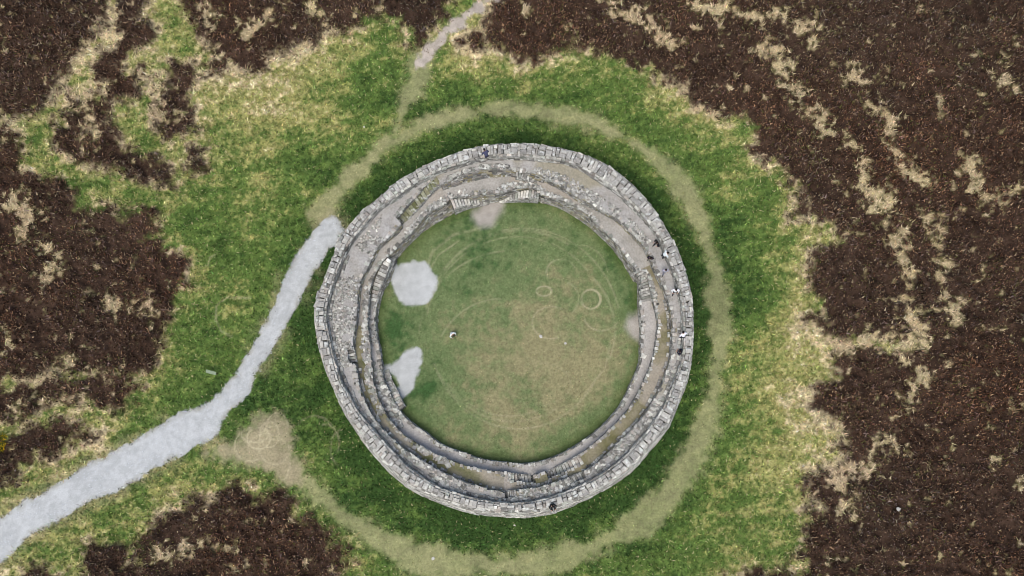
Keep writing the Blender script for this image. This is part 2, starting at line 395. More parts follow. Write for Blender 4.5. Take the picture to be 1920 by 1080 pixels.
def ground_colour(x, y, z=None):
    if z is None:
        z = zones(x, y)
    n1, n2, n3 = fbm(x, y, 7, 3, 41), fbm(x, y, 1.7, 3, 42), fbm(x, y, .45, 2, 43)
    # streaks of wind-laid grass
    n4 = fbm(x * .55 + y * .2, y * 1.9 - x * .5, 1.1, 2, 44)
    n5 = fbm(x, y, .22, 2, 45)
    Y = .5 * np.exp(np.minimum(z['h'], 0) / 2.4) + .5 * (n1 - .5) + .3 * (n2 - .5) + .22 * (n3 - .5) + .35 * (n4 - .5) + .36 * (n5 - .5) + .25
    for (c, r, v) in BLOBW:
        Y = Y + v * np.exp(-((x - c[0]) ** 2 + (y - c[1]) ** 2) / (r * r))
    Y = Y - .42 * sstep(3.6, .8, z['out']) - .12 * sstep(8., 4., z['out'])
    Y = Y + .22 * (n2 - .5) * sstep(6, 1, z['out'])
    col = mix(C_GD, C_GM, sstep(-.35, .4, Y))
    col = mix(col, C_GY, sstep(.32, .8, Y))
    edge_ = np.exp(-np.abs(z['h0'] + .3) / .9)
    col = mix(col, C_ST * (.8 + .4 * n5)[:, None], .9 * sstep(.8, 1.25, Y + .48 * edge_ * (n3 * .7 + n2 * .5)))
    col = col * (.82 + .36 * n5)[:, None]
    # straw strips inside the heather
    strawmask = sstep(-.3, .2, z['straw']) * sstep(-.4, .2, z['h'])
    sc_ = mix(mix(C_ST, lin((182, 158, 134)), n2), C_GY, n1 * .3)
    col = mix(col, sc_ * (.75 + .5 * n3)[:, None], strawmask * .85)
    col = mix(col, C_HS * (0.6 + .8 * n3)[:, None], z['heath'])
    # court
    inn = z['in'] > -.4
    Yc = .34 + .5 * (n1 - .5) + .45 * (n2 - .5) + .42 * (n3 - .5)
    for (c, r, v) in CTW:
        Yc = Yc + .75 * v * np.exp(-((x - c[0]) ** 2 + (y - c[1]) ** 2) / (r * r))
    cc = mix(lin((64, 92, 52)), lin((106, 121, 80)), sstep(-.3, .3, Yc))
    cc = mix(cc, lin((148, 140, 106)), .8 * sstep(.3, 1.05, Yc))
    cc = cc * (.85 + .3 * n5)[:, None]
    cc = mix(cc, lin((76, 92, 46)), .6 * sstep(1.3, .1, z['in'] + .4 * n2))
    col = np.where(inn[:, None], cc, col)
    # worn ways
    col = mix(col, C_WORN * (.85 + .3 * n3)[:, None], .86 * sstep(-.75, .4, z['r'] + .35 * (n3 - .5) + .3 * (n2 - .5)) * (.6 + .5 * n1) * (z['out'] > 0))
    col = mix(col, C_EA * (.8 + .4 * n2)[:, None], .78 * sstep(-.8, .7, z['e'] + .6 * (n3 - .5)))
    bare = sstep(-1.3, .1, z['g']) * (z['out'] > .3) * sstep(.35, .6, n1 * .5 + n2 * .5)
    col = mix(col, C_EA, .45 * bare)
    m = np.zeros(len(x))
    for P, w, s in MARKW:
        lo, hi = P.min(0) - .6, P.max(0) + .6
        sel = np.where((x > lo[0]) & (x < hi[0]) & (y > lo[1]) & (y < hi[1]))[0]
        if len(sel) == 0:
            continue
        d = np.full(len(sel), 9.)
        for i in range(len(P) - 1):
            d = np.minimum(d, seg_dist(x[sel], y[sel], P[i], P[i + 1]))
        m[sel] = np.maximum(m[sel], s * sstep(w + .06, w * .2, d + .08 * (n3[sel] - .5)) * sstep(.05, .6, .6 * n2[sel] + .5 * n3[sel]))
    m = np.where(inn, m * .6 * (.5 + n2), m * 1.1)
    col = mix(col, lin((200, 190, 158)), np.clip(m, 0, 1) * .62)
    for i, p in enumerate(z['p']):
        soft = .6 if i >= 2 else .2
        col = mix(col, (C_GR if i < 2 else lin((168, 162, 154))) * (.85 + .2 * n3 + .12 * n2)[:, None], .96 * sstep(-soft, soft * .6, p))
    col = mix(col, C_DI * (.82 + .36 * n3)[:, None], sstep(-.25, .15, z['d']))
    rut = fbm(x * .35 - y * .35, (x + y) * 1.2, 1.6, 3, 46)
    gcol = mix(C_GR * .86, C_GR * 1.1, sstep(.25, .85, .2 * n2 + .25 * rut + .3 * n3 + .35 * n5))
    gcol = mix(gcol, lin((148, 144, 128)), .55 * sstep(.5, .0, z['g']) * sstep(.3, .7, n3))
    col = mix(col, gcol, sstep(-.1, .08, z['g']) * (z['out'] > -.5))
    return col


FORT_CLEAR = 17.2


def way_flat(z):
    f = np.maximum(sstep(-.7, .1, z['g']), sstep(-.6, .1, z['d']))
    f = np.maximum(f, np.maximum(sstep(-.8, .2, z['r']) * .85, sstep(-.9, .2, z['e']) * .85))
    return 1 - f


def ground_z(x, y, hm, flat=1.0):
    far = np.hypot(x, y)
    und = (fbm(x, y, 14, 2, 5) - .5) * .3 * sstep(18, 34, np.hypot(x - FC[0], y - FC[1]))
    tuft = (fbm(x, y, 1.1, 3, 6) - .3) * .95 * hm
    tus = (.6 * fbm(x, y, .6, 2, 12) + .4 * fbm(x * .5 + y * .25, y * 1.8 - x * .5, .9, 2, 13) - .4) * .36 * (1 - hm) * sstep(FORT_CLEAR, FORT_CLEAR + 1.5, np.hypot(x - FC[0], y - FC[1]))
    hill = -np.maximum(far - 70, 0) * .10 + (fbm(x, y, 240, 3, 9) - .5) * 60 * sstep(90, 600, far)
    return und + (tuft + tus) * flat + hill


# ------------------------------------------------------------------ mesh helpers
def setcol(me, col):
    a = me.attributes.new('Col', 'FLOAT_COLOR', 'POINT')
    c = np.ones((len(me.vertices), 4), np.float32)
    c[:, :3] = np.clip(col, 0, 1)
    a.data.foreach_set('color', c.ravel())


def mesh_np(name, V, F, mat, col=None, smooth=False):
    """F: (n,3) or (n,4) integer array"""
    V = np.asarray(V, np.float32)
    F = np.asarray(F, np.int32)
    me = bpy.data.meshes.new(name)
    me.vertices.add(len(V))
    me.vertices.foreach_set('co', V.ravel())
    n, k = F.shape
    me.loops.add(n * k)
    me.loops.foreach_set('vertex_index', F.ravel())
    me.polygons.add(n)
    me.polygons.foreach_set('loop_start', np.arange(0, n * k, k, dtype=np.int32))
    me.polygons.foreach_set('use_smooth', np.full(n, smooth))
    me.update(calc_edges=True)
    me.validate()
    if col is not None:
        setcol(me, col)
    if mat:
        me.materials.append(mat)
    return me


def obj(name, me, parent=None, kind=None, label=None, category=None, group=None):
    o = bpy.data.objects.new(name, me)
    COL.objects.link(o)
    if parent:
        o.parent = parent
    for k, v in (('kind', kind), ('label', label), ('category', category), ('group', group)):
        if v:
            o[k] = v
    return o


def node_mat(name, rough=.95, spec=.12):
    m = bpy.data.materials.new(name)
    m.use_nodes = True
    nt = m.node_tree
    b = nt.nodes['Principled BSDF']
    b.inputs['Roughness'].default_value = rough
    b.inputs['Specular IOR Level'].default_value = spec
    return m, nt, b


def N(nt, t, **kw):
    n = nt.nodes.new(t)
    for k, v in kw.items():
        setattr(n, k, v)
    return n


def attr_mat(name, scale=6.0, lo=.7, hi=1.3, bump=.3, bscale=20., rough=.95, spec=.1, lichen=0.0):
    m, nt, b = node_mat(name, rough, spec)
    at_ = N(nt, 'ShaderNodeAttribute', attribute_name='Col')
    tc = N(nt, 'ShaderNodeNewGeometry')
    no = N(nt, 'ShaderNodeTexNoise')
    no.inputs['Scale'].default_value = scale
    no.inputs['Detail'].default_value = 6
    no.inputs['Roughness'].default_value = .7
    nt.links.new(tc.outputs['Position'], no.inputs['Vector'])
    mr = N(nt, 'ShaderNodeMapRange')
    mr.inputs['From Min'].default_value = .3
    mr.inputs['From Max'].default_value = .7
    mr.inputs['To Min'].default_value = lo
    mr.inputs['To Max'].default_value = hi
    nt.links.new(no.outputs[0], mr.inputs[0])
    mx = N(nt, 'ShaderNodeVectorMath', operation='SCALE')
    nt.links.new(at_.outputs['Color'], mx.inputs[0])
    nt.links.new(mr.outputs[0], mx.inputs['Scale'])
    last = mx.outputs[0]
    if lichen > 0:
        n2 = N(nt, 'ShaderNodeTexNoise')
        n2.inputs['Scale'].default_value = 3.2
        n2.inputs['Detail'].default_value = 5
        nt.links.new(tc.outputs['Position'], n2.inputs['Vector'])
        r2 = N(nt, 'ShaderNodeMapRange')
        r2.inputs['From Min'].default_value = .56
        r2.inputs['From Max'].default_value = .66
        r2.inputs['To Max'].default_value = lichen
        nt.links.new(n2.outputs[0], r2.inputs[0])
        ml = N(nt, 'ShaderNodeMix', data_type='RGBA')
        ml.inputs['B'].default_value = (*lin((226, 228, 222)), 1)
        nt.links.new(r2.outputs[0], ml.inputs['Factor'])
        nt.links.new(last, ml.inputs['A'])
        last = ml.outputs['Result']
    nt.links.new(last, b.inputs['Base Color'])
    if bump > 0:
        nb = N(nt, 'ShaderNodeTexNoise')
        nb.inputs['Scale'].default_value = bscale
        nb.inputs['Detail'].default_value = 4
        nt.links.new(tc.outputs['Position'], nb.inputs['Vector'])
        bp = N(nt, 'ShaderNodeBump')
        bp.inputs['Strength'].default_value = bump
        bp.inputs['Distance'].default_value = .05
        nt.links.new(nb.outputs[0], bp.inputs['Height'])
        nt.links.new(bp.outputs[0], b.inputs['Normal'])
    return m


M_GROUND = attr_mat('ground_turf', 5.0, .72, 1.28, .5, 9.)
M_GRAVEL = attr_mat('gravel', 11.0, .8, 1.18, .35, 14., .9, .2)
M_VEG = attr_mat('leaf', 3.0, .85, 1.15, 0)
M_STONE = attr_mat('dry_stone', 4.5, .68, 1.22, .5, 16., .9, .15, .5)
M_FILL = attr_mat('earth_and_rubble_fill', 6., .75, 1.2, .5, 12.)


def stone_obj_mat():
    m, nt, b = node_mat('coping_slab', .9, .15)
    oi = N(nt, 'ShaderNodeObjectInfo')
    ramp = N(nt, 'ShaderNodeValToRGB')
    e = ramp.color_ramp.elements
    e[0].color = (*lin((146, 146, 140)), 1)
    e[1].color = (*lin((196, 194, 184)), 1)
    for p, c in ((.2, (170, 167, 160)), (.4, (184, 182, 174)), (.6, (152, 149, 143)), (.8, (190, 187, 178))):
        k = e.new(p)
        k.color = (*lin(c), 1)
    nt.links.new(oi.outputs['Random'], ramp.inputs[0])
    ge = N(nt, 'ShaderNodeNewGeometry')
    no = N(nt, 'ShaderNodeTexNoise')
    no.inputs['Scale'].default_value = 4.5
    no.inputs['Detail'].default_value = 7
    no.inputs['Roughness'].default_value = .7
    nt.links.new(ge.outputs['Position'], no.inputs['Vector'])
    mr = N(nt, 'ShaderNodeMapRange')
    mr.inputs['From Min'].default_value = .3
    mr.inputs['From Max'].default_value = .7
    mr.inputs['To Min'].default_value = .6
    mr.inputs['To Max'].default_value = 1.2
    nt.links.new(no.outputs[0], mr.inputs[0])
    sc = N(nt, 'ShaderNodeVectorMath', operation='SCALE')
    nt.links.new(ramp.outputs[0], sc.inputs[0])
    nt.links.new(mr.outputs[0], sc.inputs['Scale'])
    n2 = N(nt, 'ShaderNodeTexNoise')
    n2.inputs['Scale'].default_value = 2.6
    n2.inputs['Detail'].default_value = 6
    nt.links.new(ge.outputs['Position'], n2.inputs['Vector'])
    r2 = N(nt, 'ShaderNodeMapRange')
    r2.inputs['From Min'].default_value = .55
    r2.inputs['From Max'].default_value = .64
    r2.inputs['To Max'].default_value = .55
    nt.links.new(n2.outputs[0], r2.inputs[0])
    ml = N(nt, 'ShaderNodeMix', data_type='RGBA')
    ml.inputs['B'].default_value = (*lin((228, 232, 226)), 1)
    nt.links.new(r2.outputs[0], ml.inputs['Factor'])
    nt.links.new(sc.outputs[0], ml.inputs['A'])
    nt.links.new(ml.outputs['Result'], b.inputs['Base Color'])
    nb = N(nt, 'ShaderNodeTexNoise')
    nb.inputs['Scale'].default_value = 14
    nt.links.new(ge.outputs['Position'], nb.inputs['Vector'])
    bp = N(nt, 'ShaderNodeBump')
    bp.inputs['Strength'].default_value = .6
    bp.inputs['Distance'].default_value = .05
    nt.links.new(nb.outputs[0], bp.inputs['Height'])
    nt.links.new(bp.outputs[0], b.inputs['Normal'])
    return m


M_COPING = stone_obj_mat()


def plain_mat(name, rgb, rough=.85, spec=.2, var=.15):
    m, nt, b = node_mat(name, rough, spec)
    ge = N(nt, 'ShaderNodeNewGeometry')
    no = N(nt, 'ShaderNodeTexNoise')
    no.inputs['Scale'].default_value = 14
    nt.links.new(ge.outputs['Position'], no.inputs['Vector'])
    mr = N(nt, 'ShaderNodeMapRange')
    mr.inputs['From Min'].default_value = .3
    mr.inputs['From Max'].default_value = .7
    mr.inputs['To Min'].default_value = 1 - var
    mr.inputs['To Max'].default_value = 1 + var
    nt.links.new(no.outputs[0], mr.inputs[0])
    sc = N(nt, 'ShaderNodeVectorMath', operation='SCALE')
    sc.inputs[0].default_value = tuple(lin(rgb))
    nt.links.new(mr.outputs[0], sc.inputs['Scale'])
    nt.links.new(sc.outputs[0], b.inputs['Base Color'])
    return m


# ------------------------------------------------------------------ ground sheet to the horizon
def axis(lo, hi, step):
    core = np.arange(lo, hi + step, step)
    out, d, p = [], step, 0.0
    while p < 2500:
        d *= 1.28
        p += d
        out.append(p)
    out = np.array(out)
    return np.concatenate([(lo - out)[::-1], core, hi + out])


ax, ay = axis(-52, 52, .105), axis(-30, 34, .105)
GXX, GYY = np.meshgrid(ax, ay)
X, Y = GXX.ravel(), GYY.ravel()
Z_ = zones(X, Y)
HM = np.where(np.hypot(X, Y) < 200, Z_['heath'], 1)
GZ = ground_z(X, Y, HM, way_flat(Z_))
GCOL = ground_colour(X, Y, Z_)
GZ = np.where(Z_['out'] < 0, GZ * 0, GZ)
nx, ny = len(ax), len(ay)
idx = np.arange(nx * ny).reshape(ny, nx)
F = np.stack([idx[:-1, :-1], idx[:-1, 1:], idx[1:, 1:], idx[1:, :-1]], -1).reshape(-1, 4)
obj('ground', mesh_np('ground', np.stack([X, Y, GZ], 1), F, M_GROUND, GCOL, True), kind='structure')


def way(name, sdf, mat, rise, slope=.12, extra=None):
    """a path laid as its own sheet: it rises out of the turf where the way runs and dips under it at the verge"""
    keep = (sdf > -.45) & (np.abs(X) < 75) & (np.abs(Y) < 60)
    if extra is not None:
        keep &= extra
    zz = GZ + np.clip(sdf * slope, -.04, rise)
    fk = keep[F].all(1)
    used = np.zeros(len(X), bool)
    used[F[fk].ravel()] = True
    remap = np.cumsum(used) - 1
    V = np.stack([X, Y, zz], 1)[used]
    o = obj(name, mesh_np(name, V, remap[F[fk]], mat, GCOL[used], True), kind='structure')
    return o


way('gravel_path', Z_['g'], M_GRAVEL, .02, extra=Z_['out'] > .05)
way('dirt_path', Z_['d'], M_GRAVEL, .012)
way('worn_footpath', Z_['r'], M_GROUND, .008, .03, extra=(Z_['out'] > .3) & (Z_['g'] < .0))
for i in range(4):
    way('gravel_patch', Z_['p'][i], M_GRAVEL, .014, extra=Z_['in'] > -.1)


# ------------------------------------------------------------------ stones in bulk
def stones(C, T, R, S, col, jit=.10, seed=1):
    """C centres, T tangent unit, R radial unit, S sizes (along tangent, along radial, up); each a chamfered block, 9 quads"""
    g = np.random.default_rng(seed)
    n = len(C)
    base = np.array([[-1, -1], [1, -1], [1, 1], [-1, 1]], float)
    V = np.zeros((n, 12, 3))
    for lay, (zz, k) in enumerate(((-.5, 1.0), (.28, 1.0), (.5, .80))):
        j = base[None] * (.5 * k) + g.uniform(-jit, jit, (n, 4, 2))
        loc = C[:, None] + T[:, None] * (j[..., :1] * S[:, None, :1]) + R[:, None] * (j[..., 1:] * S[:, None, 1:2])
        loc[..., 2] += S[:, None, 2] * (zz + g.uniform(-jit, jit, (n, 4)) * .6)
        V[:, lay * 4:lay * 4 + 4] = loc
    q = []
    for l in (0, 4):
        for i in range(4):
            k = (i + 1) % 4
            q.append((l + i, l + k, l + 4 + k, l + 4 + i))
    q.append((8, 9, 10, 11))
    q = np.array(q)
    Fq = (np.arange(n)[:, None, None] * 12 + q[None]).reshape(-1, 4)
    cols = np.repeat(col, 12, 0)
    return V.reshape(-1, 3), Fq, cols


STONE_COLS = lin(np.array([(150, 150, 146), (172, 171, 168), (186, 185, 178), (198, 198, 192), (162, 166, 158), (212, 213, 206), (138, 137, 132), (184, 178, 170)]))


def stone_cols(n, g, dark=1.0, warm=None):
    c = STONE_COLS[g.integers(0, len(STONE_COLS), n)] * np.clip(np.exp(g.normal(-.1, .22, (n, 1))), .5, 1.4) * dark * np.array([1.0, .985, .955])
    if warm is not None:
        k = (g.random(n) < .25)
        c[k] = c[k] * .5 + np.asarray(warm) * .5
    return c


def polar_xyz(t, r, z):
    return np.stack([r * np.cos(t), r * np.sin(t), z], 1)


def facing(name, rt, zt, rb, zb, parent, course=.2, lmin=.28, lmax=.7, seed=1, inward=True, dark=1.0, mask=None, warm=None):
    """a dry-stone face laid in courses between a top edge and a foot"""
    g = np.random.default_rng(seed)
    n_c = max(1, int(round((zt - zb) / course)))
    ch = (zt - zb) / n_c
    Cs, Ts, Rs, Ss = [], [], [], []
    for k in range(n_c):
        f = (k + .5) / n_c
        rc = rb + (rt - rb) * f
        circ = 2 * math.pi * rc.mean()
        ls = g.uniform(lmin, lmax, int(circ / ((lmin + lmax) / 2)))
        ls *= circ / ls.sum()
        t = (np.cumsum(ls) - ls / 2) / circ * 2 * np.pi + g.random() * 6.28
        t %= 2 * np.pi
        if mask is not None:
            ok = at(mask.astype(float), t) > .5
            t, ls = t[ok], ls[ok]
        r = at(rc, t)
        dep = .34
        off = (dep / 2 - .06) * (1 if inward else -1) + g.normal(0, .018, len(t))
        z = np.full(len(t), zb + (k + .5) * ch)
        Cs.append(polar_xyz(t, r + off, z))
        # follow the real line of the edge
        e = .01
        p0 = np.stack([at(rc, t - e) * np.cos(t - e), at(rc, t - e) * np.sin(t - e)], 1)
        p1 = np.stack([at(rc, t + e) * np.cos(t + e), at(rc, t + e) * np.sin(t + e)], 1)
        tg = p1 - p0
        tg /= np.linalg.norm(tg, axis=1)[:, None]
        Ts.append(np.column_stack([tg, np.zeros(len(t))]))
        Rs.append(np.column_stack([tg[:, 1], -tg[:, 0], np.zeros(len(t))]))
        Ss.append(np.column_stack([ls * (r / rc.mean()) * .96, np.full(len(t), dep), np.full(len(t), ch * .97)]))
    Cn, Tn, Rn, Sn = map(np.concatenate, (Cs, Ts, Rs, Ss))
    V, Fq, c = stones(Cn, Tn, Rn, Sn, stone_cols(len(Cn), g, dark, warm), .05, seed)
    return obj(name, mesh_np(name, V, Fq, M_STONE, c), parent, kind='stuff')


def edging(name, curve, z, parent, seed, size=(.2, .5), width=(.25, .5), proud=.03, inward=True, rows=1, gap=.0, mask=None, dark=.92):
    g = np.random.default_rng(seed)
    Cs, Ts, Rs, Ss = [], [], [], []
    for row in range(rows):
        circ = 2 * math.pi * curve.mean()
        ls = g.uniform(*size, int(circ / np.mean(size)))
        ls *= circ / ls.sum()
        t = (np.cumsum(ls) - ls / 2) / circ * 2 * np.pi
        ok = g.random(len(t)) > gap
        if mask is not None:
            ok &= at(mask.astype(float), t) > .5
        t, ls = t[ok], ls[ok]
        w = g.uniform(*width, len(t))
        r = at(curve, t) + (w / 2 - .05 + row * .36) * (1 if inward else -1) + g.normal(0, .03, len(t))
        h = g.uniform(.14, .26, len(t))
        Cs.append(polar_xyz(t, r, z - h / 2 + proud + g.normal(0, .02, len(t))))
        a = t + g.normal(0, .12, len(t))
        Ts.append(np.column_stack([-np.sin(a), np.cos(a), 0 * a]))
        Rs.append(np.column_stack([np.cos(a), np.sin(a), 0 * a]))
        Ss.append(np.column_stack([ls * .92, w, h]))
    Cn, Tn, Rn, Sn = map(np.concatenate, (Cs, Ts, Rs, Ss))
    V, Fq, c = stones(Cn, Tn, Rn, Sn, stone_cols(len(Cn), g, dark), .1, seed)
    return obj(name, mesh_np(name, V, Fq, M_STONE, c), parent, kind='stuff')


# ------------------------------------------------------------------ the stone ringfort
fort = bpy.data.objects.new('stone_ringfort', None)
COL.objects.link(fort)
fort.location = (FC[0], FC[1], 0)
fort['label'] = 'round grey drystone ringfort with stepped terraces around a grass court'
fort['category'] = 'ringfort'

prof = []                                          # (radius, height, colour key)
prof.append((ROUT - .12, -.3, 's')); prof.append((R0 - .14, 4.28, 's')); prof.append((R1 + .12, 4.28, 's')); prof.append((R1F + .1, Z_WALK - .05, 's'))
for f in np.linspace(0, 1, 9):
    prof.append((R1F + .1 + (R2 - .06 - R1F - .1) * f, Z_WALK, 'w'))
prof.append((R2FB + .1, Z_T2 - .05, 's'))
for f in np.linspace(0, 1, 7):
    prof.append((R2FB + .1 + (R3 - .06 - R2FB - .1) * f, Z_T2, 't'))
prof.append((np.where(R3 != R3A, R3 - .05, R3 - .1), Z_T3 - .05, 's'))
R3F = np.where(R3 != R3A, R3 - .05, R3 - .1)
R3F = np.maximum(R3F, R4 + .02)
for f in np.linspace(0, 1, 5):
    prof.append((R3F + (R4 + .02 - R3F) * f, Z_T3, 'l'))
prof.append((R5 + .1, -.3, 's'))
PV, PC = [], []
px_x, px_y = np.cos(TH), np.sin(TH)
deg = np.degrees(TH)
se_side = in_arc(angle(960, 905, Z_T2), angle(1200, 505, Z_T2))       # south-east half of the terraces
sw_side = in_arc(angle(668, 610, Z_T2), angle(945, 905, Z_T2))
for (r, h, k) in prof:
    wx, wy = r * px_x + FC[0], r * px_y + FC[1]
    n2, n3, n1 = fbm(wx, wy, .8, 3, 51), fbm(wx, wy, .25, 2, 52), fbm(wx, wy, 3., 2, 53)
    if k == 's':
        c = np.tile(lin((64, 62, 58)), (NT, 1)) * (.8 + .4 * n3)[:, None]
    elif k == 'w':
        c = mix(lin((158, 155, 149)), lin((176, 174, 170)), n2)
        c = mix(c, lin((148, 142, 118)), sstep(.62, .85, n1) * .7)
    elif k == 't':
        grey = mix(lin((154, 151, 142)), lin((172, 168, 160)), n2)
        olive = mix(lin((112, 110, 76)), lin((152, 144, 124)), n2)
        g_ = mix(lin((92, 98, 58)), lin((150, 142, 118)), n2)
        c = np.where(se_side[:, None], olive, np.where(sw_side[:, None], g_, grey))
        c = mix(c, lin((168, 160, 148)), sstep(.55, .75, n1) * .7)
    else:
        c = mix(lin((166, 162, 155)), lin((184, 180, 174)), n2)
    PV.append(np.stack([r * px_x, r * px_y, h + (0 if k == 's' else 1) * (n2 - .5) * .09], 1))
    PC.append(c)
K = len(prof)
PV, PC = np.stack(PV), np.stack(PC)
fi = []
ii = np.arange(NT)
jj = (ii + 1) % NT
for k in range(K - 1):
    fi.append(np.stack([k * NT + ii, k * NT + jj, (k + 1) * NT + jj, (k + 1) * NT + ii], 1))
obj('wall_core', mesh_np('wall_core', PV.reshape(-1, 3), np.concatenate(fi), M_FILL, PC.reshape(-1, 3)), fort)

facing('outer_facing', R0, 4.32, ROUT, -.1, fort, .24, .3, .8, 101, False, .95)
facing('parapet_facing', R1, 4.3, R1F, Z_WALK, fort, .2, .25, .6, 102, True, .7)  # inner faces darkened: riser shade put into the stone colour
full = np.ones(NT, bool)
facing('upper_terrace_facing', R2, Z_WALK - .02, R2FB, Z_T2, fort, .18, .2, .5, 103, True, .55, warm=lin((150, 140, 96)))  # dark line of shade under the edge painted into these stones
facing('middle_terrace_facing', R3, Z_T2 - .02, np.maximum(R3F, R4), Z_T3, fort, .18, .2, .5, 104, True, .55, warm=lin((150, 140, 96)))  # riser shade painted in here as well
facing('court_facing', R4, Z_T3 - .02, R5, -.1, fort, .18, .2, .5, 105, True, .62, warm=lin((140, 136, 96)))  # stone colour lowered to carry the shade of the court riser
edging('upper_terrace_edging', R2 - .1, Z_WALK, fort, 201, (.16, .45), (.2, .42), .04, True, 1, .1)
edging('middle_terrace_edging', R3 - .1, Z_T2, fort, 202, (.14, .42), (.2, .36), .04, True, 1, .12)
edging('court_edging', R4 - .06, Z_T3, fort, 203, (.16, .5), (.2, .42), .04, True, 1, .15, mask=~north)
edging('parapet_edging', R1, 4.34, fort, 204, (.22, .5), (.16, .26), .06, True, 1, .1, dark=.95)
edging('parapet_bench', R1F - .24, Z_WALK + .14, fort, 206, (.18, .5), (.2, .3), .04, True, 1, .12, mask=in_arc(angle(650, 470, Z_WALK), angle(1290, 600, Z_WALK)), dark=.85)
edging('terrace_bench', R2FB - .22, Z_T2 + .14, fort, 207, (.16, .42), (.18, .28), .04, True, 1, .3, mask=(R2 == R2A) & in_arc(angle(660, 690, Z_T2), angle(1255, 560, Z_T2)), dark=.85)
edging('crown_edging', R0, 4.36, fort, 205, (.3, .8), (.18, .3), .05, False, 1, .05, dark=1.0)

# loose rubble lying on the wall walk and the terraces
g = np.random.default_rng(301)
rub_t, rub_r, rub_z, rub_s = [], [], [], []


def rubble(p0, p1, z, cin, cout, f0, f1, n, smin=.1, smax=.3):
    a0, a1 = angle(*p0, z), angle(*p1, z)
    span = (a1 - a0) % (2 * np.pi)
    t = (a0 + g.random(n) * span) % (2 * np.pi)
    f = f0 + (f1 - f0) * g.random(n)
    r = at(cin, t) + (at(cout, t) - at(cin, t)) * f
    keep = fbm(r * np.cos(t), r * np.sin(t), 1.4, 2, 61) > .36
    rub_t.append(t[keep]); rub_r.append(r[keep]); rub_z.append(np.full(keep.sum(), z)); rub_s.append(g.uniform(smin, smax, keep.sum()))


rubble((748, 420), (640, 690), Z_WALK, R2, R1F, .02, .85, 2300, .06, .19)
rubble((1240, 440), (1000, 322), Z_WALK, R2, R1F, .02, .5, 800, .06, .2)
rubble((960, 310), (840, 335), Z_WALK, R2, R1F, .0, .2, 150, .12, .35)
rubble((1020, 360), (730, 480), Z_T2, R3, R2F, .0, .45, 380, .08, .28)
rubble((1130, 410), (1015, 360), Z_T2, R3, R2F, .0, .25, 90, .1, .24)
rubble((690, 500), (680, 800), Z_T2, R3, R2F, .0, .45, 260, .12, .34)
rubble((690, 780), (1290, 640), Z_WALK, R2, R1F, .0, .9, 1300, .1, .3)
rubble((700, 600), (770, 800), Z_T3, R4, R3F, .05, .95, 260, .14, .4)
rubble((780, 830), (860, 870), Z_T2, R3, R2F, .0, .4, 90, .14, .36)
rubble((1205, 560), (1205, 500), Z_T2, R3, R2F, .0, .25, 60, .12, .3)
rub_t, rub_r, rub_z, rub_s = map(np.concatenate, (rub_t, rub_r, rub_z, rub_s))
nr = len(rub_t)
ang = g.random(nr) * 6.28
Sx = np.column_stack([rub_s * g.uniform(.8, 1.5, nr), rub_s * g.uniform(.6, 1.1, nr), rub_s * g.uniform(.45, .75, nr)])
V, Fq, c = stones(polar_xyz(rub_t, rub_r, rub_z + Sx[:, 2] * .15), np.column_stack([np.cos(ang), np.sin(ang), 0 * ang]), np.column_stack([-np.sin(ang), np.cos(ang), 0 * ang]), Sx, stone_cols(nr, g, .88), .11, 302)
obj('loose_rubble', mesh_np('loose_rubble', V, Fq, M_STONE, c), fort, kind='stuff')

# coping: slabs laid side by side across the top of the wall, each its own part
VAR = []
for k in range(28):
    V, Fq, c = stones(np.zeros((1, 3)), np.array([[1., 0, 0]]), np.array([[0, 1., 0]]), np.ones((1, 3)), np.ones((1, 3)), .07, 400 + k)
    VAR.append(mesh_np('coping_stone', V, Fq, M_COPING))
t = 0.0
g = np.random.default_rng(402)
SLABS = []
while t < 2 * math.pi - .008:
    rmid = float(at((R0 + R1) / 2, t))
    w = g.uniform(.2, .36) if g.random() < .45 else g.uniform(.32, .66)
    dt = min(w / rmid, 2 * math.pi - t)
    w = dt * rmid
    tc = t + dt / 2
    ro, ri = float(at(R0, tc)) - .08, float(at(R1, tc)) + .1
    u = g.random()
    cuts = [ri, ro]
    if u < .45 or w > .5:
        cuts = [ri, ri + (ro - ri) * g.uniform(.3, .7), ro]
    for a, b_ in zip(cuts[:-1], cuts[1:]):
        h = g.uniform(.28, .42)
        SLABS.append(((b_ - a) * w, (a + b_) / 2, tc + g.normal(0, .002), 4.28 + h / 2 - .06 + g.normal(0, .035), w * .96, (b_ - a) * .97, h, g.normal(0, .05)))
    t += dt
SLABS.sort(key=lambda q: -q[0])
for (_, r, tc, zc, w, d, h, tw) in SLABS[:300]:
    o = obj('coping_stone', VAR[g.integers(0, len(VAR))], fort)
    o.location = (r * math.cos(tc), r * math.sin(tc), zc)
    o.rotation_euler = (g.normal(0, .04), g.normal(0, .04), tc - math.pi / 2 + tw)
    o.scale = (w, d, h)
A = np.array([q[1:] for q in SLABS[300:]])
ta = A[:, 1] + A[:, 6]
V, Fq, c = stones(polar_xyz(A[:, 1], A[:, 0], A[:, 2]), np.column_stack([-np.sin(ta), np.cos(ta), 0 * ta]), np.column_stack([np.cos(ta), np.sin(ta), 0 * ta]), A[:, 3:6], stone_cols(len(A), g, 1.05), .1, 403)
obj('small_coping', mesh_np('small_coping', V, Fq, M_STONE, c), fort, kind='stuff')

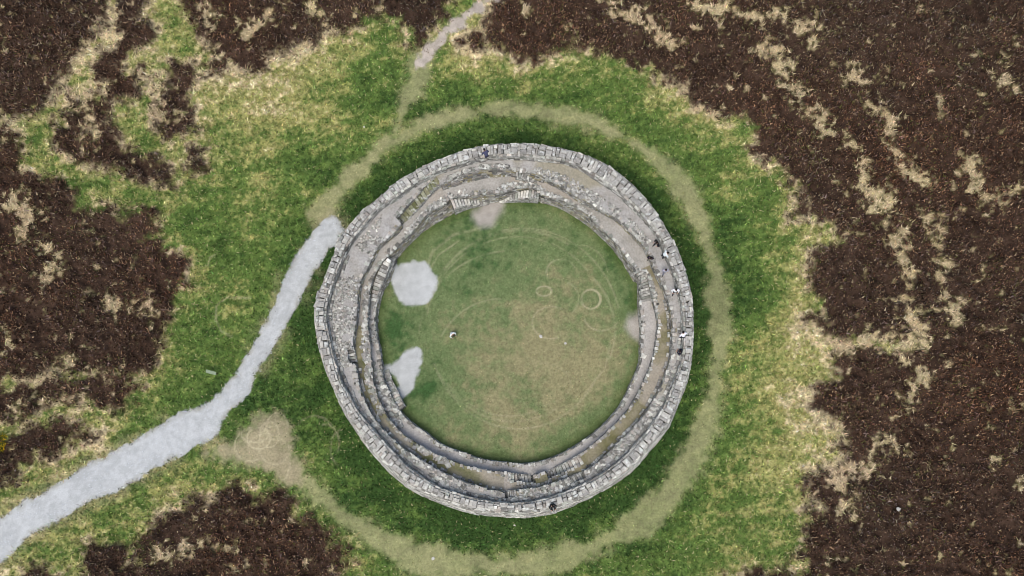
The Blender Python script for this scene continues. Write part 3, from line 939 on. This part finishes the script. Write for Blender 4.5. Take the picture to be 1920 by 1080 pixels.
# staircases
M_STEP = M_STONE
for si, (a_top, a_bot, inner, outer, zt, zb, n, lab) in enumerate(STAIRS):
    d = (a_bot - a_top + math.pi) % (2 * math.pi) - math.pi
    gs = np.random.default_rng(500 + si)
    Vb, Fb, Cb = [], [], []
    steps, SIDE = [], []
    for k in range(n):
        f0, f1 = k / n, (k + 1) / n
        t0, t1 = a_top + d * f0, a_top + d * f1
        z = zt + (zb - zt) * (k + .6) / n
        tm = (t0 + t1) / 2
        ri, ro = float(at(inner, tm)), float(at(outer, tm))
        if ro - ri < .25:
            ri = ro - .5
        i0 = len(Vb)
        for zz in (zb - .12, z - .14):
            for tt_, rr_ in ((t0, ri), (t1, ri), (t1, ro), (t0, ro)):
                Vb.append((rr_ * math.cos(tt_), rr_ * math.sin(tt_), zz))
        Fb += [(i0, i0 + 1, i0 + 5, i0 + 4), (i0 + 1, i0 + 2, i0 + 6, i0 + 5), (i0 + 2, i0 + 3, i0 + 7, i0 + 6), (i0 + 3, i0, i0 + 4, i0 + 7), (i0 + 4, i0 + 5, i0 + 6, i0 + 7)]
        zc = zb
        while zc < z - .12:
            for q in range(2):
                ta = t0 + (t1 - t0) * (q + .5) / 2
                SIDE.append((ri * math.cos(ta), ri * math.sin(ta), zc + .09, ta, abs(t1 - t0) * ri / 2))
            zc += .18
        rm = (ri + ro) / 2
        L = abs(t1 - t0) * rm
        col = stone_cols(1, gs, 1.0)
        if lab:
            col = col * .35 + lin((104, 108, 54)) * .65
        Vs, Fs, Cc = stones(np.zeros((1, 3)), np.array([[-math.sin(tm), math.cos(tm), 0]]), np.array([[math.cos(tm), math.sin(tm), 0]]), np.array([[L * .93, (ro - ri) * .98, .22]]), col, .035, 600 + si * 40 + k)
        steps.append((mesh_np('step', Vs, Fs, M_STEP, Cc), (rm * math.cos(tm), rm * math.sin(tm), z - .09 + gs.normal(0, .012))))
    colb = np.tile(lin((96, 93, 88)), (len(Vb), 1))
    Vb, Fb = np.array(Vb), np.array(Fb)
    if SIDE:
        A = np.array(SIDE)
        Vs, Fs, Cs = stones(A[:, :3], np.column_stack([-np.sin(A[:, 3]), np.cos(A[:, 3]), 0 * A[:, 3]]), np.column_stack([np.cos(A[:, 3]), np.sin(A[:, 3]), 0 * A[:, 3]]), np.column_stack([A[:, 4] * gs.uniform(.85, 1.1, len(A)), np.full(len(A), .16), np.full(len(A), .17)]), stone_cols(len(A), gs, .85), .06, 560 + si)
        Fb = np.concatenate([Fb, Fs + len(Vb)])
        Vb, colb = np.concatenate([Vb, Vs]), np.concatenate([colb, Cs])
    sc = obj('staircase', mesh_np('staircase', Vb, Fb, M_STONE, colb), fort, label=lab)
    for me, loc in steps:
        st = obj('step', me, sc)
        st.location = loc

# ------------------------------------------------------------------ grass and heather (countless: stuff)
def scatter(n, x0, x1, y0, y1, g):
    return g.uniform(x0, x1, n), g.uniform(y0, y1, n)


def tri_blades(x, y, z, h, w, lean, g, col, tipgain=1.15):
    n = len(x)
    a = g.random(n) * 2 * np.pi
    b = g.random(n) * 2 * np.pi
    dx, dy = np.cos(a), np.sin(a)
    V = np.zeros((n, 3, 3))
    V[:, 0] = np.stack([x - dx * w, y - dy * w, z - .02], 1)
    V[:, 1] = np.stack([x + dx * w, y + dy * w, z - .02], 1)
    V[:, 2] = np.stack([x + np.cos(b) * lean * h, y + np.sin(b) * lean * h, z + h * np.sqrt(np.maximum(1 - lean ** 2, .05))], 1)
    Cc = np.repeat(col[:, None], 3, 1)
    Cc[:, 2] *= tipgain
    return V.reshape(-1, 3), np.arange(n * 3).reshape(-1, 3), Cc.reshape(-1, 3)


g = np.random.default_rng(701)
x, y = scatter(640000, -56, 56, -34, 38, g)
z = zones(x, y)
ok = (g.random(len(x)) > z['heath']) & ((z['out'] > .02) | (z['in'] > .02)) & (z['g'] < .3 * g.random(len(x)) ** 2 - .02) & (z['d'] < .05)
for p in z['p']:
    ok &= p < .3 * g.random(len(x)) ** 2 - .1
ok &= (z['r'] < -.1) | (g.random(len(x)) < .35) | (z['in'] > 0)
ok &= (z['e'] < -.1) | (g.random(len(x)) < .2)
court = z['in'] > 0
ok &= ~court | (g.random(len(x)) < .5)
x, y = x[ok], y[ok]
z = {k: (v[ok] if not isinstance(v, list) else [q[ok] for q in v]) for k, v in z.items()}
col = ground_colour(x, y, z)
n = len(x)
wild = np.clip(np.exp(np.minimum(z['h'], 0) / 2.5), 0, 1)
h = np.where(z['in'] > 0, g.uniform(.07, .17, n), g.uniform(.14, .36, n) * (1 + .5 * wild))
h = np.where((z['r'] > -.1) & (z['in'] < 0), h * .4, h)
h = np.where(z['e'] > -.1, h * .4, h)
col = col * np.exp(g.normal(.0, .34, (n, 1))) * np.exp(g.normal(0, .08, (n, 3)))
in_straw = sstep(-.3, .2, z['straw']) * sstep(-.4, .2, z['h'])
pale = g.random(n) < (.015 + .13 * wild + .45 * in_straw) * (z['in'] < 0)
col[pale] = col[pale] * .35 + np.where(in_straw[pale][:, None] > .5, lin((226, 208, 176)), lin((206, 196, 150))) * .65
V, Ft, c = tri_blades(x, y, ground_z(x, y, z['heath'], way_flat(z)) * (z['in'] < 0), h, np.where(z['in'] > 0, g.uniform(.02, .05, n), g.uniform(.03, .075, n)), g.uniform(.5, .96, n), g, col)
obj('grass', mesh_np('grass', V, Ft, M_VEG, c), kind='stuff', label='green and straw coloured grass around the stone fort', category='grass')

g = np.random.default_rng(711)
x, y = scatter(760000, -58, 58, -36, 40, g)
z = zones(x, y)
ok = g.random(len(x)) < z['heath'] * 1.02 - .02
x, y = x[ok], y[ok]
fl = way_flat(z)[ok]
hm = z['heath'][ok]
n = len(x)
clump = fbm(x, y, 1.1, 3, 6)
tone = fbm(x, y, 3.2, 4, 81)
cols = lin(np.array([(46, 34, 27), (64, 49, 39), (38, 30, 25), (82, 66, 52), (62, 45, 36), (60, 54, 38), (84, 74, 70), (100, 84, 66)]))
mott = fbm(x, y, .5, 2, 82)
col = cols[g.integers(0, len(cols), n)] * np.exp(g.normal(0, .28, (n, 1))) * (.62 + .75 * tone + .8 * (mott - .4))[:, None] * np.array([1.64, 1.52, 1.48])
u = g.random(n)
left = x < -25
col[u < .07] = lin((158, 142, 116)) * g.uniform(.5, 1.3, ((u < .07).sum(), 1))
warm_ = fbm(x, y, 9, 2, 83)
col = col * (1 + (warm_ - .5)[:, None] * np.array([.28, 0, -.15]))
k = (u > .93) & (tone > .5)
col[k] = lin((92, 92, 50)) * g.uniform(.7, 1.2, (k.sum(), 1))
k = (u > .07) & (u < .09)
col[k] = lin((96, 66, 48)) * g.uniform(.7, 1.2, (k.sum(), 1))
h = (.1 + .38 * clump) * g.uniform(.5, 1.25, n) * (.5 + .5 * hm)
V, Ft, c = tri_blades(x, y, ground_z(x, y, hm, fl) - .01, h, g.uniform(.045, .105, n), g.uniform(.3, .95, n), g, col, 1.1)
obj('heather', mesh_np('heather', V, Ft, M_VEG, c), kind='stuff', label='dark brown heather covering the moor around the grass', category='heather')

# pale gravel chips strewn along the path
g = np.random.default_rng(721)
x, y = scatter(60000, -50, 0, -28, 12, g)
z = zones(x, y)
ok = (z['g'] > -.12) & (z['out'] > .1) & (fbm(x, y, 1.6, 3, 91) > .42)
x, y = x[ok][:9000], y[ok][:9000]
n = len(x)
a = g.random(n) * 6.28
s = g.uniform(.02, .07, n)
S = np.column_stack([s, s * g.uniform(.6, 1, n), s * .5])
V, Fq, c = stones(np.stack([x, y, ground_z(x, y, np.zeros(n), 0.0) + .025], 1), np.column_stack([np.cos(a), np.sin(a), 0 * a]), np.column_stack([-np.sin(a), np.cos(a), 0 * a]), S, lin((200, 206, 210)) * g.uniform(.7, 1.2, (n, 1)), .15, 722)
obj('gravel_chips', mesh_np('gravel_chips', V, Fq, M_STONE, c), kind='stuff', label='pale stone chips strewn over the gravel path', category='gravel')

# ------------------------------------------------------------------ people
MATS = {}


def pm(name, rgb):
    key = (name, rgb)
    if key not in MATS:
        MATS[key] = plain_mat(name, rgb, .85, .15, .12)
    return MATS[key]


SKIN = (184, 148, 128)


def person(label, px, py, zref, zfoot, heading, pose='stand', top=(60, 60, 70), bottom=(40, 40, 48), shoe=(40, 36, 34), hair=(28, 22, 20), bare_legs=False, height=1.70, lean=0., arms='down'):
    hx, hy = G(px, py, zref)
    k = height / 1.70
    J = {'pelvis': (0, 0, .95), 'spine': (0, .01, 1.12), 'chest': (0, .01, 1.32), 'neck': (0, .01, 1.47), 'throat': (0, .025, 1.53)}
    for s, n_ in ((-1, 'l'), (1, 'r')):
        J['shoulder' + n_] = (s * .185, 0, 1.405)
        if arms == 'down':
            J['elbow' + n_] = (s * .25, -.04, 1.13); J['wrist' + n_] = (s * .25, .07, .90); J['palm' + n_] = (s * .245, .11, .83)
        elif arms == 'out':
            J['elbow' + n_] = (s * .33, .0, 1.17); J['wrist' + n_] = (s * .24, .17, 1.10); J['palm' + n_] = (s * .20, .24, 1.10)
        elif arms == 'phone':
            J['elbow' + n_] = (s * .24, .06, 1.16); J['wrist' + n_] = (s * .13, .24, 1.26); J['palm' + n_] = (s * .09, .31, 1.29)
        elif arms == 'rest':
            J['elbow' + n_] = (s * .29, .14, 1.17); J['wrist' + n_] = (s * .2, .36, 1.12); J['palm' + n_] = (s * .17, .44, 1.12)
        J['hip' + n_] = (s * .095, 0, .91)
        if pose == 'sit':
            J['knee' + n_] = (s * .12, .44, .93); J['ankle' + n_] = (s * .12, .50, .53); J['toe' + n_] = (s * .13, .64, .47)
        elif pose == 'walk':
            J['knee' + n_] = (s * .10, .10 + s * .10, .50); J['ankle' + n_] = (s * .10, -.04 + s * .22, .09); J['toe' + n_] = (s * .11, .11 + s * .22, .04)
        elif pose == 'crouch':
            J['knee' + n_] = (s * .15, .36, .50); J['ankle' + n_] = (s * .12, .04, .10); J['toe' + n_] = (s * .13, .19, .04)
        else:
            J['knee' + n_] = (s * .105, .02, .50); J['ankle' + n_] = (s * .11, -.03, .09); J['toe' + n_] = (s * .12, .13, .04)
    base_drop = 0.0
    if pose == 'sit':
        base_drop = .82
    if pose == 'crouch':
        for q in J:
            if q[:4] not in ('knee', 'ankl', 'toel', 'toer'):
                J[q] = (J[q][0], J[q][1] - .08, J[q][2] - .52)
    pel = Vector(J['pelvis'])
    rot = Matrix.Rotation(-lean, 3, 'X')
    upper = [q for q in J if q[:4] in ('spin', 'ches', 'neck', 'thro', 'shou', 'elbo', 'wris', 'palm')]
    for q in upper:
        J[q] = tuple(rot @ (Vector(J[q]) - pel) + pel)
    hc = rot @ (Vector((0, .035, 1.61 - (.52 if pose == 'crouch' else 0))) - pel) + pel
    if pose == 'crouch':
        hc.y -= .0
    rad = {'pelvis': (.165, .13), 'spine': (.16, .13), 'chest': (.18, .14), 'neck': (.06, .06), 'throat': (.055, .055)}
    R = {'shoulder': .082, 'elbow': .056, 'wrist': .036, 'palm': .034, 'hip': .1, 'knee': .068, 'ankle': .042, 'toe': .04}
    E = [('pelvis', 'spine', 'top'), ('spine', 'chest', 'top'), ('chest', 'neck', 'top'), ('neck', 'throat', 'skin')]
    for n_ in 'lr':
        E += [('chest', 'shoulder' + n_, 'top'), ('shoulder' + n_, 'elbow' + n_, 'top'), ('elbow' + n_, 'wrist' + n_, 'top'), ('wrist' + n_, 'palm' + n_, 'skin'),
              ('pelvis', 'hip' + n_, 'bot'), ('hip' + n_, 'knee' + n_, 'bot'), ('knee' + n_, 'ankle' + n_, 'skin' if bare_legs else 'bot'), ('ankle' + n_, 'toe' + n_, 'shoe')]
    names = list(J)
    me = bpy.data.meshes.new('skeleton')
    me.from_pydata([J[q] for q in names], [(names.index(a), names.index(b_)) for a, b_, _ in E], [])
    tmp = bpy.data.objects.new('skeleton', me)
    COL.objects.link(tmp)
    tmp.modifiers.new('skin', 'SKIN')
    sv = me.skin_vertices[0].data
    for i, q in enumerate(names):
        sv[i].radius = rad.get(q) or (R[q[:-1]],) * 2
        sv[i].use_root = (q == 'pelvis')
    sub = tmp.modifiers.new('sub', 'SUBSURF')
    sub.levels = sub.render_levels = 1
    dg = bpy.context.evaluated_depsgraph_get()
    body = bpy.data.meshes.new_from_object(tmp.evaluated_get(dg))
    bpy.data.objects.remove(tmp)
    V = [v.co.copy() for v in body.vertices]
    Fs = [tuple(p.vertices) for p in body.polygons]
    tags = []
    segs = [(Vector(J[a]), Vector(J[b_]), tg, (R.get(b_[:-1], .1))) for a, b_, tg in E]
    for p in body.polygons:
        c_ = p.center
        best, bt = 9, 'top'
        for a, b_, tg, r_ in segs:
            ab = b_ - a
            f = max(0, min(1, (c_ - a).dot(ab) / max(ab.length_squared, 1e-9)))
            d = (a + ab * f - c_).length - r_
            if d < best:
                best, bt = d, tg
        tags.append(bt)
    # fingers and thumbs: tapered bent chains leaving the palm
    def tube(pts, rs, tg):
        i0 = len(V)
        for j, (p_, r_) in enumerate(zip(pts, rs)):
            for q in range(5):
                an = q * 2 * math.pi / 5
                V.append(Vector((p_[0] + r_ * math.cos(an), p_[1] + r_ * .5 * math.sin(an), p_[2] + r_ * math.sin(an) * .8)))
        for j in range(len(pts) - 1):
            for q in range(5):
                q2 = (q + 1) % 5
                Fs.append((i0 + j * 5 + q, i0 + j * 5 + q2, i0 + j * 5 + 5 + q2, i0 + j * 5 + 5 + q)); tags.append(tg)
        Fs.append(tuple(i0 + (len(pts) - 1) * 5 + q for q in range(5))); tags.append(tg)
    for n_, s in (('l', -1), ('r', 1)):
        w_, p_ = Vector(J['wrist' + n_]), Vector(J['palm' + n_])
        dr = (p_ - w_).normalized()
        side = dr.cross(Vector((0, 0, 1)))
        side = side.normalized() if side.length > .1 else Vector((0, 1, 0))
        bend = dr.cross(side)
        for f_, ln in ((-.024, .062), (-.008, .075), (.008, .07), (.024, .055)):
            o_ = p_ + side * f_
            tube([o_, o_ + dr * ln * .55, o_ + dr * ln + bend * ln * .35], (.0095, .009, .007), 'skin')
        o_ = p_ - dr * .03 + side * .028
        tube([o_, o_ + side * .03 + dr * .025, o_ + side * .035 + dr * .055], (.011, .01, .008), 'skin')
    # head with nose, brow, ears
    i0 = len(V)
    nu, nv = 14, 9
    for iv in range(nv + 1):
        ph = math.pi * iv / nv
        for iu in range(nu):
            a = 2 * math.pi * iu / nu
            x_, y_, z_ = math.sin(ph) * math.sin(a) * .075, math.sin(ph) * math.cos(a) * .098, math.cos(ph) * .118
            if z_ < -.03:
                x_ *= .86
                y_ *= .94
            if iu == 0 and 4 <= iv <= 5:
                y_ += .022
            if iu in (4, 10) and iv in (4, 5):
                x_ *= 1.17
            V.append(rot @ Vector((x_, y_, z_)) + hc)
    eye_faces = []
    for iv in range(nv):
        for iu in range(nu):
            u2 = (iu + 1) % nu
            Fs.append((i0 + iv * nu + iu, i0 + iv * nu + u2, i0 + (iv + 1) * nu + u2, i0 + (iv + 1) * nu + iu))
            tags.append('hair' if (iv == 4 and iu in (1, 12)) else ('lip' if (iv == 6 and iu in (0, 13)) else 'skin'))
    nb = bpy.data.meshes.new('body')
    nb.from_pydata([v * k for v in V], [], Fs)
    order = ['top', 'bot', 'shoe', 'skin', 'hair', 'lip']
    for q, c_ in zip(order, (top, bottom, shoe, SKIN, hair, (170, 100, 90))):
        nb.materials.append(pm({'top': 'jersey_cloth', 'bot': 'trouser_cloth', 'shoe': 'shoe_leather', 'skin': 'skin', 'hair': 'hair', 'lip': 'lip'}[q], c_))
    nb.polygons.foreach_set('material_index', [order.index(q) for q in tags])
    nb.polygons.foreach_set('use_smooth', [True] * len(tags))
    nb.validate()
    nb.update()
    root = bpy.data.objects.new('person', None)
    COL.objects.link(root)
    root.location = (hx, hy, zfoot - base_drop * k)
    root.rotation_euler = (0, 0, heading)
    root['label'] = label
    root['category'] = 'person'
    root['group'] = 'visitors at the stone fort'
    bo = obj('body', nb, root)
    # hair cap
    Vh, Fh = [], []
    nv2 = 6
    for iv in range(nv2 + 1):
        for iu in range(nu):
            a = 2 * math.pi * iu / nu
            reach = 1.15 if math.cos(a) > .35 else 1.95
            ph = reach * iv / nv2
            Vh.append((rot @ Vector((math.sin(ph) * math.sin(a) * .088, math.sin(ph) * math.cos(a) * .108 - .008, math.cos(ph) * .13)) + hc) * k)
    for iv in range(nv2):
        for iu in range(nu):
            u2 = (iu + 1) % nu
            Fh.append((iv * nu + iu, iv * nu + u2, (iv + 1) * nu + u2, (iv + 1) * nu + iu))
    hm_ = bpy.data.meshes.new('hair')
    hm_.from_pydata(Vh, [], Fh)
    hm_.materials.append(pm('hair', hair))
    hm_.polygons.foreach_set('use_smooth', [True] * len(Fh))
    hm_.validate()
    obj('hair', hm_, root)
    return root


R_ = math.radians
person('person in slate blue top leaning over the far parapet', 913, 296, 3.9, Z_WALK, R_(25), 'stand', (74, 76, 100), (52, 50, 66), (210, 200, 195), bare_legs=True, lean=.75, arms='rest', height=1.78)
person('person all in black standing near the parapet', 1233, 456, 4.4, Z_WALK, R_(120), 'walk', (26, 28, 32), (30, 30, 34), arms='out', lean=.2)
person('person in white top leaning on the parapet beside person in black', 1244, 478, 4.4, Z_WALK, R_(-75), 'stand', (225, 232, 232), (44, 50, 56), lean=.5, arms='rest')
person('person in navy jacket on the grassy terrace below the wall walk', 1220, 483, 3.4, Z_T2, R_(160), 'stand', (30, 28, 48), (34, 32, 46), arms='down', lean=.2)
person('dark haired person in grey top on the wall walk', 1247, 508, 4.4, Z_WALK, R_(185), 'walk', (168, 168, 182), (120, 122, 132))
person('person in white shirt with elbows out on the wall walk', 1266, 545, 4.4, Z_WALK, R_(180), 'walk', (236, 238, 238), (60, 62, 70), arms='out')
person('person in white top and dark trousers beside the eastern parapet', 1282, 631, 4.4, Z_WALK, R_(20), 'stand', (240, 240, 246), (36, 44, 54), arms='out', lean=.45)
person('person in dark navy jacket at the eastern end of the wall walk', 1276, 661, 4.4, Z_WALK, R_(60), 'walk', (28, 32, 48), (80, 80, 92), arms='phone', lean=.15)
person('person in black sitting on the wall top with legs over the outer edge', 1035, 946, 4.7, Z_CROWN + .02, R_(197), 'sit', (36, 38, 40), (40, 42, 46), (200, 196, 190), arms='rest', lean=.15)
person('crouching person in white alone on the court grass', 847, 625, .6, 0.0, R_(215), 'crouch', (238, 244, 240), (92, 96, 70), hair=(70, 66, 52), arms='rest', lean=.5)

# ------------------------------------------------------------------ small things
def box_mesh(name, sx, sy, sz, mat, bev=.01):
    import bmesh
    bm = bmesh.new()
    bmesh.ops.create_cube(bm, size=1)
    bmesh.ops.scale(bm, vec=(sx, sy, sz), verts=bm.verts)
    bmesh.ops.bevel(bm, geom=bm.edges[:], offset=bev, segments=1, affect='EDGES')
    me = bpy.data.meshes.new(name)
    bm.to_mesh(me)
    bm.free()
    me.materials.append(mat)
    return me


M_BOARD = plain_mat('weathered_panel', (132, 146, 122), .7, .2)
M_POST = plain_mat('timber_post', (88, 84, 62), .85)
bx, by = G(401, 700)
board = bpy.data.objects.new('information_board', None)
COL.objects.link(board)
board.location = (bx, by, 0)
board.rotation_euler = (0, 0, R_(-14))
board['label'] = 'small pale information board on posts beside the gravel path'
board['category'] = 'sign'
p = obj('panel', box_mesh('panel', .92, .34, .03, M_BOARD), board)
p.location = (0, 0, .93)
p.rotation_euler = (R_(38), 0, 0)
for s in (-1, 1):
    q = obj('post', box_mesh('post', .08, .08, .95, M_POST), board)
    q.location = (s * .34, .03, .43)

# gorse at the western edge of the view
gxx, gyy = G(-6, 832)
gorse = bpy.data.objects.new('gorse_bush', None)
COL.objects.link(gorse)
gorse.location = (gxx, gyy, 0)
gorse['label'] = 'yellow flowering gorse bush at the left edge among heather'
gorse['category'] = 'bush'
g = np.random.default_rng(801)
Vs, Fs = [], []
for i in range(14):
    a, e = g.random() * 6.28, g.uniform(.4, 1.3)
    dv = np.array([math.cos(a) * math.cos(e), math.sin(a) * math.cos(e), math.sin(e)])
    i0 = len(Vs)
    for f, r in ((0, .035), (.5, .02), (1, .008)):
        c_ = dv * f * 1.0
        for q in range(4):
            Vs.append((c_[0] + r * math.cos(q * 1.57), c_[1] + r * math.sin(q * 1.57), c_[2]))
    for j in range(2):
        for q in range(4):
            Fs.append((i0 + j * 4 + q, i0 + j * 4 + (q + 1) % 4, i0 + j * 4 + 4 + (q + 1) % 4, i0 + j * 4 + 4 + q))
obj('stems', mesh_np('stems', np.array(Vs), np.array(Fs), plain_mat('gorse_wood', (74, 62, 44))), gorse)


def bush_tris(n, r, seed, smin, smax):
    g = np.random.default_rng(seed)
    d = g.normal(0, 1, (n, 3))
    d /= np.linalg.norm(d, axis=1)[:, None]
    d[:, 2] = np.abs(d[:, 2])
    lump = .75 + .35 * fbm(d[:, 0] * 3 + 5, d[:, 1] * 3, 1, 2, 88)
    c_ = d * (r * lump * g.random(n) ** .25)[:, None] * np.array([1.15, 1, .9])
    s = g.uniform(smin, smax, (n, 1, 1))
    V = c_[:, None] + g.normal(0, 1, (n, 3, 3)) * s
    return V.reshape(-1, 3), np.arange(n * 3).reshape(-1, 3)


V, Ft = bush_tris(2600, 1.05, 802, .03, .07)
obj('foliage', mesh_np('foliage', V, Ft, plain_mat('gorse_leaf', (74, 86, 34), var=.4)), gorse)
V, Ft = bush_tris(1500, 1.12, 803, .025, .05)
obj('flowers', mesh_np('flowers', V, Ft, plain_mat('gorse_flower', (232, 196, 30), var=.25)), gorse)

# loose stones lying on the turf, also standing for pale scrapes and a tussock
LOOSE = [(965, 985, .16, 'small white stone on the grass below the southern wall'), (812, 1047, .22, 'pale stone lying beside the worn path south of the fort'),
         (1014, 631, .24, 'pale scrapes in the middle of the court, drawn as a stone'), (1060, 644, .18, 'small pale stone on the court grass near the pale scrapes'),
         (683, 238, .14, 'small white stone in the grass left of the worn path fork'), (1683, 955, .3, 'pale tussock in the dark heather, drawn as a white stone')]
import bmesh
for i, (a, b_, s, lab) in enumerate(LOOSE):
    bm = bmesh.new()
    bmesh.ops.create_icosphere(bm, subdivisions=2, radius=s * .6)
    for v in bm.verts:
        k = .75 + .5 * random.random() ** 1.5 if v.index % 3 == 0 else .95
        v.co = Vector((v.co.x * 1.3 * k, v.co.y * k, v.co.z * .55 * k))
    me = bpy.data.meshes.new('loose_stone')
    bm.to_mesh(me)
    bm.free()
    setcol(me, np.tile(lin((200, 198, 190)), (len(me.vertices), 1)))
    me.materials.append(M_STONE)
    o = obj('loose_stone', me, label=lab, category='stone', group='loose stones on the turf')
    w = G(a, b_)
    o.location = (w[0], w[1], .05 if i < 5 else .25)
    o.rotation_euler = (0, 0, i * 1.1)
